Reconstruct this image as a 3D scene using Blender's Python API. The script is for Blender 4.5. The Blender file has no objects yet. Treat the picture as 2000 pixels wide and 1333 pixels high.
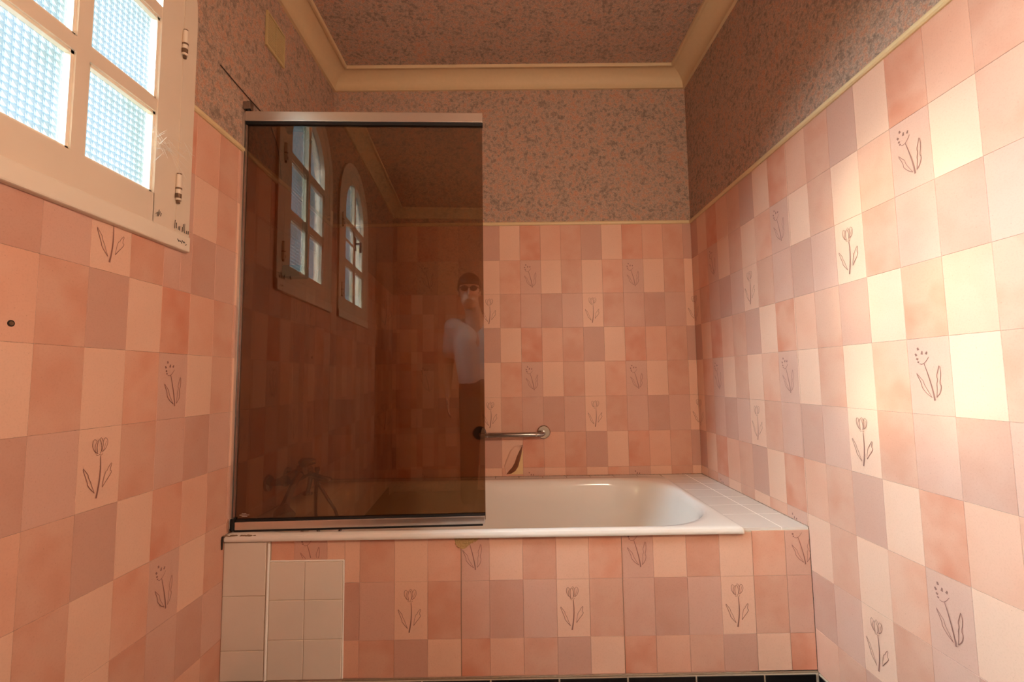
import bpy, bmesh, math, random
from mathutils import Vector, Matrix
random.seed(7)
sc = bpy.context.scene
col = sc.collection

# ------------------------------------------------------------------ camera
W = 1.867            # room width (left wall x=0, right wall x=W)
T = 0.8243           # the bath surround comes this far out of the back wall (y=0)
ZC = 2.63            # ceiling
YF = -3.55           # wall behind the photographer
PI_, YA, RO = .0799, .0069, -.0139
CAM = Vector((.9112, -2.3389, 1.025))
Fv = Vector((math.sin(YA)*math.cos(PI_), math.cos(YA)*math.cos(PI_), math.sin(PI_)))
R0 = Vector((math.cos(YA), -math.sin(YA), 0))
U0 = R0.cross(Fv)
Rv = R0*math.cos(RO) + U0*math.sin(RO)
Uv = -R0*math.sin(RO) + U0*math.cos(RO)
cd = bpy.data.cameras.new('camera'); cam = bpy.data.objects.new('camera', cd); col.objects.link(cam)
cam.matrix_world = Matrix(((Rv.x, Uv.x, -Fv.x, CAM.x), (Rv.y, Uv.y, -Fv.y, CAM.y), (Rv.z, Uv.z, -Fv.z, CAM.z), (0, 0, 0, 1)))
cd.sensor_fit = 'HORIZONTAL'; cd.sensor_width = 36; cd.lens = 898.43*36/2000
cd.clip_start = .01; cd.clip_end = 200
sc.camera = cam

# ------------------------------------------------------------------ light
SUN = Vector((1.867, .165, -.65)).normalized()      # low evening sun through the left-hand windows
wd = bpy.data.worlds.new('world'); sc.world = wd; wd.use_nodes = True
nt = wd.node_tree; nt.nodes.clear()
sky = nt.nodes.new('ShaderNodeTexSky'); sky.sky_type = 'NISHITA'; sky.sun_disc = False
sky.sun_elevation = math.radians(19); sky.sun_rotation = math.radians(270); sky.air_density = 1.0; sky.dust_density = 2.0
bg = nt.nodes.new('ShaderNodeBackground'); bg.inputs['Strength'].default_value = 0.32
wo = nt.nodes.new('ShaderNodeOutputWorld')
hz = nt.nodes.new('ShaderNodeMix'); hz.data_type = 'RGBA'; hz.inputs[0].default_value = .8; hz.inputs[7].default_value = (3.5, 3.45, 3.3, 1)   # thin high haze
nt.links.new(sky.outputs[0], hz.inputs[6]); nt.links.new(hz.outputs[2], bg.inputs[0]); nt.links.new(bg.outputs[0], wo.inputs[0])
sd = bpy.data.lights.new('sun', 'SUN'); sd.energy = 5.5; sd.angle = math.radians(4.5); sd.color = (1, .82, .54)
so = bpy.data.objects.new('sun', sd); col.objects.link(so)
so.rotation_euler = SUN.to_track_quat('-Z', 'Y').to_euler(); so.location = (-6, -2, 4)
# added wide soft fill sun, brightens the room through the windows
hd = bpy.data.lights.new('fill_sun', 'SUN'); hd.energy = 150; hd.angle = math.radians(60); hd.color = (.93, .99, 1)
ho = bpy.data.objects.new('fill_sun', hd); col.objects.link(ho)
ho.rotation_euler = Vector((1.867, .08, -1.33)).to_track_quat('-Z', 'Y').to_euler(); ho.location = (-6, -2, 5)
for yy in (-1.40, -2.20):
    pd = bpy.data.lights.new('window_portal', 'AREA'); pd.shape = 'RECTANGLE'; pd.size = .5; pd.size_y = .95
    pd.cycles.is_portal = True
    po = bpy.data.objects.new('window_portal', pd); col.objects.link(po)
    po.location = (-.09, yy, 1.88); po.rotation_euler = Vector((1, 0, 0)).to_track_quat('-Z', 'Y').to_euler()
sc.view_settings.view_transform = 'Standard'; sc.view_settings.look = 'None'
sc.view_settings.gamma = 1; sc.view_settings.use_curve_mapping = False
sc.view_settings.exposure = 0.5
try:
    sc.cycles.diffuse_bounces = 8; sc.cycles.max_bounces = 16; sc.cycles.transparent_max_bounces = 16
    sc.cycles.sample_clamp_indirect = 6
except Exception: pass

# ------------------------------------------------------------------ materials
def srgb(r, g, b):
    f = lambda c: (c/12.92 if c <= .04045 else ((c+.055)/1.055)**2.4)
    return (f(r/255), f(g/255), f(b/255), 1)
class NT:
    def __init__(s, name):
        s.m = bpy.data.materials.new(name); s.m.use_nodes = True; s.t = s.m.node_tree; s.t.nodes.clear()
        s.out = s.n('ShaderNodeOutputMaterial')
    def n(s, t, **k):
        nd = s.t.nodes.new(t)
        for a, v in k.items(): setattr(nd, a, v)
        return nd
    def l(s, a, b): s.t.links.new(a, b)
    def val(s, sock, v):
        if hasattr(v, 'links'): s.l(v, sock)
        else: sock.default_value = v
    def math(s, op, a, b=0.0, c=None):
        nd = s.n('ShaderNodeMath', operation=op); s.val(nd.inputs[0], a); s.val(nd.inputs[1], b)
        if c is not None: s.val(nd.inputs[2], c)
        return nd.outputs[0]
    def mix(s, f, a, b, blend='MIX'):
        nd = s.n('ShaderNodeMix', data_type='RGBA', blend_type=blend)
        s.val(nd.inputs[0], f); s.val(nd.inputs[6], a); s.val(nd.inputs[7], b); return nd.outputs[2]
    def noise(s, vec, scale, detail=2, rough=.5):
        nd = s.n('ShaderNodeTexNoise'); s.l(vec, nd.inputs['Vector']); nd.inputs['Scale'].default_value = scale
        nd.inputs['Detail'].default_value = detail; nd.inputs['Roughness'].default_value = rough; return nd
    def ramp(s, f, stops):
        nd = s.n('ShaderNodeValToRGB'); e = nd.color_ramp.elements
        while len(e) < len(stops): e.new(.5)
        for x, (p, c) in zip(e, stops): x.position = p; x.color = c
        s.l(f, nd.inputs[0]); return nd.outputs[0]
    def bsdf(s, color, rough=.5, metal=0.0, spec=.5, bump=None, bs=.2, bd=.001):
        b = s.n('ShaderNodeBsdfPrincipled'); s.val(b.inputs['Base Color'], color); s.val(b.inputs['Roughness'], rough)
        s.val(b.inputs['Metallic'], metal); b.inputs['Specular IOR Level'].default_value = spec
        if bump is not None:
            bn = s.n('ShaderNodeBump'); bn.inputs['Strength'].default_value = bs; bn.inputs['Distance'].default_value = bd
            s.l(bump, bn.inputs['Height']); s.l(bn.outputs[0], b.inputs['Normal'])
        s.l(b.outputs[0], s.out.inputs[0]); return b
    def obj(s): return s.n('ShaderNodeTexCoord').outputs['Object']
    def pos(s): return s.n('ShaderNodeNewGeometry').outputs['Position']
def plain(name, c, rough=.5, metal=0.0, spec=.5, var=.06, scale=30, bump=0):
    t = NT(name); n = t.noise(t.pos(), scale, 4)
    dark = tuple(x*(1-var*2) for x in c[:3]) + (1,)
    t.bsdf(t.mix(n.outputs[0], dark, c), rough, metal, spec, n.outputs[0] if bump else None, bump)
    return t.m
# --- pink vinyl tiles: fifteen printed colours, mottled and speckled
LIGHT, MID, RED, MAUVE, DARK, BROWN = (.785, .495, .36), (.735, .42, .30), (.69, .355, .245), (.65, .39, .30), (.59, .34, .258), (.665, .38, .275)
KINDS = {
 ('A', 0): (DARK, .10), ('A', 1): (LIGHT, .12), ('A', 2): (RED, .9), ('A', 3): (MID, .35), ('A', 4): (BROWN, .55),
 ('B', 0): (LIGHT, .08), ('B', 1): (MID, .65), ('B', 2): (MAUVE, .10), ('B', 3): (LIGHT, .06), ('B', 4): (BROWN, .5),
 ('C', 0): (LIGHT, .06), ('C', 1): (BROWN, .55), ('C', 2): (MAUVE, .35), ('C', 3): (DARK, .30), ('C', 4): (MAUVE, .15)}
def tile_mat(key, base, mott):
    t = NT('vinyl_tile_%s%d' % key)
    P = t.pos()
    oi = t.n('ShaderNodeObjectInfo').outputs['Random']
    off = t.n('ShaderNodeVectorMath', operation='SCALE'); 
    cx = t.n('ShaderNodeCombineXYZ'); t.l(oi, cx.inputs[0]); t.l(oi, cx.inputs[2]); t.l(cx.outputs[0], off.inputs[0]); off.inputs['Scale'].default_value = 9
    ad = t.n('ShaderNodeVectorMath', operation='ADD'); t.l(P, ad.inputs[0]); t.l(off.outputs[0], ad.inputs[1])
    big = t.noise(ad.outputs[0], 9, 2).outputs[0]
    redder = (base[0]*.90, base[1]*.68, base[2]*.60, 1)
    c = t.mix(t.math('MULTIPLY', t.math('SMOOTHSTEP', big, .42, .72) if False else t.ramp(big, [(.40, (0, 0, 0, 1)), (.68, (1, 1, 1, 1))]), mott), base + (1,), redder)
    fine = t.noise(P, 260, 3, .6).outputs[0]
    c = t.mix(t.math('MULTIPLY', t.ramp(fine, [(.35, (1, 1, 1, 1)), (.5, (0, 0, 0, 1))]), .10), c, (base[0]*.6, base[1]*.5, base[2]*.45, 1))
    sp = t.n('ShaderNodeTexVoronoi'); t.l(P, sp.inputs['Vector']); sp.inputs['Scale'].default_value = 70
    spk = t.ramp(sp.outputs['Distance'], [(.05, (1, 1, 1, 1)), (.09, (0, 0, 0, 1))])
    c = t.mix(t.math('MULTIPLY', spk, .28), c, (base[0]*.45, base[1]*.34, base[2]*.3, 1))
    t.bsdf(c, .42, 0, .35, fine, .05, .0006)
    return t.m
TM = {k: tile_mat(k, b, m) for k, (b, m) in KINDS.items()}
M = {}
M['print'] = plain('flower_ink', (.31, .15, .115, 1), .5, scale=200)
M['vinyl_back'] = plain('vinyl_joint', (.70, .47, .37, 1), .6)
# --- flowered wallpaper of the upper walls and ceiling
def wallpaper():
    t = NT('floral_wallpaper'); P = t.pos()
    w = t.noise(P, 55, 3)
    va = t.n('ShaderNodeVectorMath', operation='MULTIPLY_ADD'); t.l(w.outputs['Color'], va.inputs[0]); va.inputs[1].default_value = (.022,)*3; t.l(P, va.inputs[2])
    n0 = t.noise(P, 13, 2).outputs[0]
    n1 = t.noise(va.outputs[0], 58, 3, .6).outputs[0]
    f = t.math('ADD', n1, t.math('MULTIPLY', t.math('SUBTRACT', n0, .5), .35))
    c = t.ramp(f, [(.32, srgb(138, 120, 106)), (.43, srgb(168, 144, 126)), (.50, srgb(186, 162, 144)), (.56, srgb(194, 156, 132)), (.70, srgb(198, 144, 116))])
    v = t.n('ShaderNodeTexVoronoi'); t.l(va.outputs[0], v.inputs['Vector']); v.inputs['Scale'].default_value = 95
    c = t.mix(t.math('MULTIPLY', t.ramp(v.outputs['Distance'], [(.15, (1, 1, 1, 1)), (.42, (0, 0, 0, 1))]), .40), c, srgb(206, 150, 122))
    v2 = t.n('ShaderNodeTexVoronoi', feature='DISTANCE_TO_EDGE'); t.l(va.outputs[0], v2.inputs['Vector']); v2.inputs['Scale'].default_value = 120
    c = t.mix(t.math('MULTIPLY', t.ramp(v2.outputs['Distance'], [(.02, (1, 1, 1, 1)), (.12, (0, 0, 0, 1))]), .45), c, srgb(104, 88, 84))
    n2 = t.noise(P, 300, 3, .7).outputs[0]
    c = t.mix(t.ramp(n2, [(.52, (0, 0, 0, 1)), (.72, (.6, .6, .6, 1))]), c, srgb(110, 98, 94))
    t.bsdf(c, .55, 0, .35, n2, .15, .001); return t.m
M['paper'] = wallpaper()
M['cornice'] = plain('aged_plaster', srgb(214, 186, 146), .6, scale=60, var=.05)
M['dado'] = plain('gilt_moulding', srgb(226, 202, 156), .38, scale=80)
M['paint'] = plain('cream_paint', srgb(232, 214, 192), .38, spec=.45, scale=8, var=.05)
M['paint2'] = plain('cream_paint_edge', srgb(238, 224, 204), .35, scale=12, var=.03)
M['rust'] = plain('rusty_hinge', srgb(140, 108, 82), .5, .5, scale=150, var=.3)
M['enamel'] = plain('white_enamel', srgb(236, 232, 224), .14, spec=.6, scale=6, var=.03)
M['white_tile'] = plain('white_glazed_tile', srgb(232, 222, 208), .2, scale=14, var=.03)
M['ledge_tile'] = plain('greyed_white_tile', srgb(222, 216, 208), .2, scale=14, var=.04)
M['white_grout'] = plain('fresh_white_grout', srgb(248, 244, 236), .8, scale=90, var=.04)
M['grout'] = plain('white_grout', srgb(206, 190, 168), .8, scale=90, var=.12)
M['dirty_grout'] = plain('dirty_grout', srgb(150, 126, 100), .8, scale=120, var=.25)
M['black_tile'] = plain('black_glazed_tile', srgb(26, 22, 21), .12, spec=.6, scale=10)
M['mortar'] = plain('crumbled_mortar', srgb(212, 178, 122), .95, scale=220, var=.3, bump=.8)
M['stained_shaded_vinyl'] = plain('mildewed_shaded_vinyl', srgb(150, 92, 62), .6, scale=60, var=.3)
M['plaster'] = plain('bare_plaster', srgb(238, 206, 152), .9, scale=80)
M['alu'] = plain('satin_aluminium', (.78, .76, .73, 1), .28, 1.0, scale=50, var=.03)
M['rubber'] = plain('black_rubber', srgb(14, 11, 10), .6, scale=40)
M['chrome'] = plain('worn_chrome', (.72, .70, .67, 1), .13, 1.0, scale=70, var=.05)
M['steel'] = plain('tarnished_steel', (.42, .38, .35, 1), .25, 1.0, scale=70, var=.15)
M['tapchrome'] = plain('dulled_chrome', (.34, .31, .29, 1), .10, 1.0, scale=70, var=.1)
M['darkmetal'] = plain('dark_bronze_metal', (.10, .085, .075, 1), .25, .6, scale=70)
M['white_plastic'] = plain('white_plastic', srgb(235, 228, 214), .35)
M['vent'] = plain('yellowed_plastic', srgb(196, 172, 124), .5, scale=40)
M['dark_hole'] = plain('dark_void', srgb(40, 32, 26), .9)
M['wire'] = plain('dark_wire', srgb(60, 42, 34), .6)
M['floor'] = plain('black_floor', srgb(40, 36, 34), .2)
M['web'] = plain('cobweb', srgb(235, 235, 230), .8)
M['mould'] = plain('mould_stain', srgb(58, 44, 34), .9, scale=200, var=.3)
M['skin'] = plain('skin', srgb(196, 146, 120), .5, scale=20)
M['shirt'] = plain('grey_shirt', srgb(204, 186, 178), .85, scale=15, bump=.3)
M['trousers'] = plain('dark_trousers', srgb(48, 44, 46), .85, scale=15)
M['hair'] = plain('dark_hair', srgb(40, 30, 25), .6, scale=120)
M['lens'] = plain('sunglass_lens', (.05, .05, .055, 1), .06, .3)
M['leaf'] = plain('leaf', srgb(96, 122, 60), .6, scale=8, var=.2)
M['bark'] = plain('bark', srgb(96, 80, 64), .9, scale=20)
def bronze_glass():
    t = NT('bronze_glass'); tr = t.n('ShaderNodeBsdfTransparent'); tr.inputs[0].default_value = (.525, .40, .28, 1)
    gl = t.n('ShaderNodeBsdfGlossy'); gl.inputs['Roughness'].default_value = 0.0; gl.inputs[0].default_value = (1, .97, .93, 1)
    lw = t.n('ShaderNodeLayerWeight'); lw.inputs[0].default_value = .5; F0 = .09
    f = t.math('ADD', F0, t.math('MULTIPLY', t.math('POWER', lw.outputs['Facing'], 5), 1-F0))
    mx = t.n('ShaderNodeMixShader'); t.l(f, mx.inputs[0]); t.l(tr.outputs[0], mx.inputs[1]); t.l(gl.outputs[0], mx.inputs[2])
    t.l(mx.outputs[0], t.out.inputs[0]); return t.m
M['bronze'] = bronze_glass()
def prism_glass():
    t = NT('prismatic_window_glass'); sp = t.n('ShaderNodeSeparateXYZ'); t.l(t.pos(), sp.inputs[0])
    fu = t.math('FRACT', t.math('MULTIPLY', sp.outputs[1], 1/.0155)); fv = t.math('FRACT', t.math('MULTIPLY', sp.outputs[2], 1/.0155))
    tri = t.math('GREATER_THAN', t.math('ADD', fu, fv), 1.0)
    edge = t.math('LESS_THAN', t.math('MINIMUM', fu, fv), .17)
    lo = t.mix(tri, (.86, .88, .88, 1), (.45, .49, .51, 1))
    tc = t.mix(edge, lo, (.34, .44, .50, 1))
    big = t.noise(t.pos(), 6, 3).outputs[0]
    tc = t.mix(t.ramp(big, [(.45, (0, 0, 0, 1)), (.65, (.45, .45, .45, 1))]), tc, (.35, .40, .34, 1))
    tr = t.n('ShaderNodeBsdfTransparent'); t.l(tc, tr.inputs[0])
    tl = t.n('ShaderNodeBsdfTranslucent'); t.l(tc, tl.inputs[0])
    gl = t.n('ShaderNodeBsdfGlossy'); gl.inputs['Roughness'].default_value = .25
    m1 = t.n('ShaderNodeMixShader'); m1.inputs[0].default_value = .02
    t.l(tr.outputs[0], m1.inputs[1]); t.l(tl.outputs[0], m1.inputs[2])
    m2 = t.n('ShaderNodeMixShader'); m2.inputs[0].default_value = .05; t.l(m1.outputs[0], m2.inputs[1]); t.l(gl.outputs[0], m2.inputs[2])
    t.l(m2.outputs[0], t.out.inputs[0]); return t.m
M['prism'] = prism_glass()

# ------------------------------------------------------------------ helpers
def link(name, me, mat=None, parent=None, mw=None, smooth=False):
    o = bpy.data.objects.new(name, me); col.objects.link(o)
    if mat is not None and len(me.materials) == 0: me.materials.append(mat)
    if smooth:
        for p in me.polygons: p.use_smooth = True
    if parent: o.parent = parent
    if mw is not None: o.matrix_local = mw
    return o
def tag(o, label=None, cat=None, kind=None, group=None):
    if label: o['label'] = label
    if cat: o['category'] = cat
    if kind: o['kind'] = kind
    if group: o['group'] = group
    return o
def empty(name, loc=(0, 0, 0), label=None, cat=None, kind=None, group=None):
    o = bpy.data.objects.new(name, None); col.objects.link(o); o.location = loc; o.empty_display_size = .05
    return tag(o, label, cat, kind, group)
class MB:
    """collects shapes for ONE mesh object"""
    def __init__(s): s.b = bmesh.new()
    def box(s, x0, x1, y0, y1, z0, z1, bev=0.0):
        v = [s.b.verts.new((x, y, z)) for x in (x0, x1) for y in (y0, y1) for z in (z0, z1)]
        fs = [s.b.faces.new([v[i] for i in q]) for q in ((0, 1, 3, 2), (4, 6, 7, 5), (0, 4, 5, 1), (2, 3, 7, 6), (0, 2, 6, 4), (1, 5, 7, 3))]
        if bev: 
            es = list({e for f in fs for e in f.edges}); bmesh.ops.bevel(s.b, geom=es, offset=bev, segments=2, affect='EDGES', profile=.5)
        return s
    def obox(s, c, ax, ay, az, hx, hy, hz, bev=0.0):
        m = Matrix((tuple(ax), tuple(ay), tuple(az))).transposed().to_4x4(); m.translation = Vector(c)
        k = MB(); k.box(-hx, hx, -hy, hy, -hz, hz, bev); k.b.transform(m)
        me = bpy.data.meshes.new('t'); k.b.to_mesh(me); k.b.free(); s.b.from_mesh(me); bpy.data.meshes.remove(me); return s
    def tube(s, pts, r, seg=12, cap=True):
        pts = [Vector(p) for p in pts]; n = len(pts); rs = r if isinstance(r, (list, tuple)) else [r]*n
        rings = []; up = None
        for i, p in enumerate(pts):
            d = ((pts[i+1]-p) if i < n-1 else (p-pts[i-1])).normalized()
            if 0 < i < n-1: d = ((pts[i+1]-p).normalized() + (p-pts[i-1]).normalized()).normalized()
            if up is None: up = Vector((0, 0, 1)) if abs(d.z) < .9 else Vector((1, 0, 0))
            a = d.cross(up).normalized(); b = a.cross(d).normalized(); up = b
            rings.append([s.b.verts.new(p + (a*math.cos(k*2*math.pi/seg) + b*math.sin(k*2*math.pi/seg))*rs[i]) for k in range(seg)])
        for i in range(n-1):
            for k in range(seg): s.b.faces.new((rings[i][k], rings[i][(k+1) % seg], rings[i+1][(k+1) % seg], rings[i+1][k]))
        if cap: s.b.faces.new(rings[0][::-1]); s.b.faces.new(rings[-1])
        return s
    def ball(s, c, r, sc3=(1, 1, 1), seg=16):
        m = Matrix.Translation(c) @ Matrix.Diagonal((*sc3, 1)); bmesh.ops.create_uvsphere(s.b, u_segments=seg, v_segments=seg//2+2, radius=r, matrix=m); return s
    def prism(s, poly, fn, d0, d1):
        """poly of (a,b), fn(a,b,d)->xyz; extruded from d0 to d1"""
        A = [s.b.verts.new(fn(a, b, d0)) for a, b in poly]; B = [s.b.verts.new(fn(a, b, d1)) for a, b in poly]
        s.b.faces.new(A); s.b.faces.new(B[::-1]); n = len(poly)
        for i in range(n): s.b.faces.new((A[i], B[i], B[(i+1) % n], A[(i+1) % n]))
        return s
    def build(s, name, mat, parent=None, smooth=False, loc=None):
        bmesh.ops.recalc_face_normals(s.b, faces=s.b.faces); me = bpy.data.meshes.new(name)
        if loc is not None: s.b.transform(Matrix.Translation(-Vector(loc)))
        s.b.to_mesh(me); s.b.free(); o = link(name, me, mat, parent, None, smooth)
        if loc is not None: o.location = loc
        if smooth:
            try: me.set_sharp_from_angle(angle=math.radians(40))
            except Exception: pass
        return o
def frame(u, v, n, o):
    m = Matrix((tuple(u), tuple(v), tuple(n))).transposed().to_4x4(); m.translation = Vector(o); return m
X, Y, Z = Vector((1, 0, 0)), Vector((0, 1, 0)), Vector((0, 0, 1))
FB = frame(X, Z, -Y, (0, 0, 0))            # back wall:  u=x,      v=z
FR = frame(-Y, Z, -X, (W, 0, 0))           # right wall: u=-y,     v=z
FL = frame(Y, Z, X, (0, 0, 0))             # left wall:  u=y,      v=z
FA = frame(X, Z, -Y, (0, -T, 0))           # bath apron
FF = frame(-X, Z, Y, (W, YF, 0))           # wall behind the photographer

# ------------------------------------------------------------------ vinyl tiles and their flowers
PW, PH, Z0 = .106, .1756, 1.630
_tm = {}
def tile_mesh(w, h, mat, gap=.0003, th=.0009, ins=.0006):
    key = (round(w, 4), round(h, 4), mat.name, th)
    if key in _tm: return _tm[key]
    a, b, c, d = gap, gap, w-gap, h-gap
    vs = [(a, b, 0), (c, b, 0), (c, d, 0), (a, d, 0), (a+ins, b+ins, th), (c-ins, b+ins, th), (c-ins, d-ins, th), (a+ins, d-ins, th)]
    fs = [(4, 5, 6, 7), (0, 1, 5, 4), (1, 2, 6, 5), (2, 3, 7, 6), (3, 0, 4, 7), (3, 2, 1, 0)]
    me = bpy.data.meshes.new('tile'); me.from_pydata(vs, [], fs); me.materials.append(mat); _tm[key] = me; return me
# drawings in tile fractions (x 0..1, y 0..1 upwards): (polyline, width start, width end) in mm
TULIP = [
 ([(.44, .675), (.36, .70), (.30, .765), (.30, .83), (.34, .865), (.40, .83)], 1.1, .8),
 ([(.40, .835), (.35, .775), (.37, .70), (.43, .68)], .9, .9),
 ([(.42, .69), (.40, .78), (.45, .865), (.51, .80), (.52, .71), (.48, .675)], 1.2, .9),
 ([(.52, .70), (.56, .80), (.50, .875), (.46, .86)], .9, .8),
 ([(.53, .69), (.61, .72), (.66, .79), (.64, .85), (.58, .865), (.55, .82)], 1.1, .8),
 ([(.56, .70), (.60, .76), (.62, .82)], .8, .6),
 ([(.40, .665), (.44, .65), (.47, .665), (.51, .648), (.55, .668)], .9, .6),
 ([(.50, .64), (.515, .52), (.51, .38), (.485, .25), (.445, .125)], 1.2, 3.4),
 ([(.40, .195), (.30, .26), (.23, .315), (.235, .335), (.19, .40), (.09, .545), (.20, .465), (.24, .435), (.245, .40), (.30, .345), (.34, .28), (.40, .195)], 1.4, .8),
 ([(.58, .245), (.66, .31), (.74, .365), (.80, .42), (.745, .435), (.80, .545), (.70, .475), (.68, .44), (.64, .43), (.60, .34), (.58, .245)], 1.3, .8)]
DOTS = [
 ([(.27, .88), (.285, .845)], 3.0, 4.4), ([(.20, .80), (.235, .77)], 3.0, 4.2), ([(.22, .735), (.265, .72)], 3.0, 4.0),
 ([(.375, .83), (.36, .785)], 2.6, 4.2), ([(.49, .82), (.46, .785)], 2.6, 4.0), ([(.24, .69), (.285, .685)], 2.0, 3.0),
 ([(.29, .665), (.36, .655), (.44, .685), (.52, .75)], 1.2, .9),
 ([(.40, .665), (.46, .55), (.52, .41), (.565, .28), (.58, .19)], 1.2, 3.0),
 ([(.53, .225), (.42, .27), (.345, .32), (.30, .36), (.305, .40), (.17, .56), (.29, .475), (.35, .44), (.365, .39), (.43, .32), (.53, .225)], 1.3, .8),
 ([(.63, .23), (.72, .29), (.76, .375), (.72, .415), (.77, .51), (.75, .66), (.70, .56), (.66, .50), (.69, .455), (.65, .40), (.66, .35), (.63, .23)], 1.3, .8)]
_fm = {}
def flower_mesh(kind, a=0., b=1., c=0., d=1.):
    key = (kind, round(a, 2), round(b, 2), round(c, 2), round(d, 2))
    if key in _fm: return _fm[key]
    vs, fs = [], []
    for poly, w0, w1 in (TULIP if kind == 0 else DOTS):
        n = len(poly); base = None
        # smooth once
        q = [poly[0]]
        for i in range(n-1):
            (x0, y0), (x1, y1) = poly[i], poly[i+1]
            if n > 3: q += [(x0*.75+x1*.25, y0*.75+y1*.25), (x0*.25+x1*.75, y0*.25+y1*.75)]
        q.append(poly[-1]); m = len(q); prev = None
        for i, (x, y) in enumerate(q):
            inside = a+.01 < x < b-.01 and c+.01 < y < d-.01
            j0, j1 = max(i-1, 0), min(i+1, m-1)
            dx, dy = (q[j1][0]-q[j0][0])*PW, (q[j1][1]-q[j0][1])*PH; L = math.hypot(dx, dy) or 1
            w = (w0+(w1-w0)*i/(m-1))*.0005*1.35
            px, py = (x-a)*PW, (y-c)*PH
            if inside:
                k = len(vs); vs += [(px-dy/L*w, py+dx/L*w, 0), (px+dy/L*w, py-dx/L*w, 0)]
                if prev is not None: fs.append((prev, prev+1, k+1, k))
                prev = k
            else: prev = None
    me = bpy.data.meshes.new('flower_print'); me.from_pydata(vs, [], fs); me.materials.append(M['print']); _fm[key] = me
    return me if fs else None
def add_tile(parent, fr, key, u0, u1, v0, v1, cu0, cv0):
    """cu0,cv0: full cell origin, so that cut tiles keep the right bit of the drawing"""
    t = link('tile', tile_mesh(u1-u0, v1-v0, TM[key]), None, parent, fr @ Matrix.Translation((u0, v0, 0)))
    if key in (('C', 0), ('B', 2)):
        me = flower_mesh(0 if key[0] == 'C' else 1, (u0-cu0)/PW, (u1-cu0)/PW, (v0-cv0)/PH, (v1-cv0)/PH)
        if me: link('flower_print', me, None, t, Matrix.Translation((0, 0, .0019)))
    return t
ROWN = 'ABC'
def tile_wall(parent, fr, edges, vtop, vbot, urange, skip=None, ph=PH, z0=Z0, stuff=None):
    """edges: list of (u_left,u_right,type)"""
    for j in range(-1, 10):
        a, b = z0-ph*(j+1), z0-ph*j
        if j == -1: b = vtop
        v0, v1 = max(a, vbot), min(b, vtop)
        if v1-v0 < .006: continue
        for (ul, ur, ty) in edges:
            u0, u1 = max(ul, urange[0]), min(ur, urange[1])
            if u1-u0 < .004: continue
            rects = [(u0, u1, v0, v1)]
            if skip: rects = skip(u0, u1, v0, v1)
            key = (ROWN[(j+1) % 3], ty % 5)
            for (p, q, r, s_) in rects:
                if q-p < .004 or s_-r < .004: continue
                if stuff is not None: stuff.append((fr, key, p, q, r, s_))
                else: add_tile(parent, fr, key, p, q, r, s_, ul, a)
def stuff_field(parent, items, name='distant_tiles'):
    vs, fs, mi = [], [], []; keys = list(KINDS)
    for fr, key, p, q, r, s_ in items:
        g = .0007
        for (n_, gg) in ((0, g), (.0016, g+.0011)):
            vs += [tuple(fr @ Vector(c)) for c in ((p+gg, r+gg, n_), (q-gg, r+gg, n_), (q-gg, s_-gg, n_), (p+gg, s_-gg, n_))]
        b = len(vs)-8
        fs += [(b+4, b+5, b+6, b+7), (b, b+1, b+5, b+4), (b+1, b+2, b+6, b+5), (b+2, b+3, b+7, b+6), (b+3, b, b+4, b+7)]; mi += [keys.index(key)]*5
    me = bpy.data.meshes.new(name); me.from_pydata(vs, [], fs)
    for k in keys: me.materials.append(TM[k])
    me.polygons.foreach_set('material_index', mi)
    return tag(link(name, me, None, parent), kind='stuff')

# ------------------------------------------------------------------ room shell
TH = .14
ZD = 1.8154
def base_zero(o): return o
floor = tag(MB().box(-TH, W+TH, YF-TH, TH, -.10, 0).build('floor', M['floor']), 'dark floor of the bathroom', 'floor', 'structure')
ceiling = tag(MB().box(-TH, W+TH, YF-TH, TH, ZC, ZC+.1).build('ceiling', M['paper']), 'ceiling covered in mottled pink and grey floral wallpaper', 'ceiling', 'structure')
wall_back = tag(MB().box(-TH, W+TH, 0, TH, 0, ZC).build('wall_back', M['paper']), 'wall above the bath, pink tiles below and floral wallpaper above', 'wall', 'structure')
wall_right = tag(MB().box(W, W+TH, YF, 0, 0, ZC).build('wall_right', M['paper']), 'sunlit wall beside the end of the bath, pink tiles and floral wallpaper', 'wall', 'structure')
wall_front = tag(MB().box(-TH, W+TH, YF-TH, YF, 0, ZC).build('wall_front', M['paper']), 'wall opposite the bath with tiled lower part', 'wall', 'structure')
# left wall with two arched openings
WC = (-1.40, -2.20); WHALF, WBOT, WSPR = .305, 1.415, 2.075
def arch(cy, half, zb, zs, n=20):
    return [(cy-half, zb), (cy+half, zb)] + [(cy+half*math.cos(math.pi*i/n), zs+half*math.sin(math.pi*i/n)) for i in range(n+1)]
def left_wall():
    b = bmesh.new(); es = []
    for poly in [[(YF, 0), (0, 0), (0, ZC), (YF, ZC)]] + [arch(c, WHALF, WBOT, WSPR) for c in WC]:
        vs = [b.verts.new((0, y, z)) for y, z in poly]
        for i in range(len(vs)): es.append(b.edges.new((vs[i], vs[(i+1) % len(vs)])))
    bmesh.ops.triangle_fill(b, use_beauty=True, use_dissolve=False, edges=es)
    r = bmesh.ops.extrude_face_region(b, geom=b.faces[:])
    bmesh.ops.translate(b, vec=(-.075, 0, 0), verts=[v for v in r['geom'] if isinstance(v, bmesh.types.BMVert)])
    m = MB(); m.b.free(); m.b = b
    return m.build('wall_left', M['paper'])
wall_left = tag(left_wall(), 'window wall at the tap end, pink tiles below and floral wallpaper above', 'wall', 'structure')

DECK = .534
# tiles: back wall
X0 = .8687
eb = [(X0+PW*(k-1), X0+PW*k, k) for k in range(-9, 12)]
tile_wall(wall_back, FB, eb, ZD, DECK+.002, (.001, W-.001))
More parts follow.
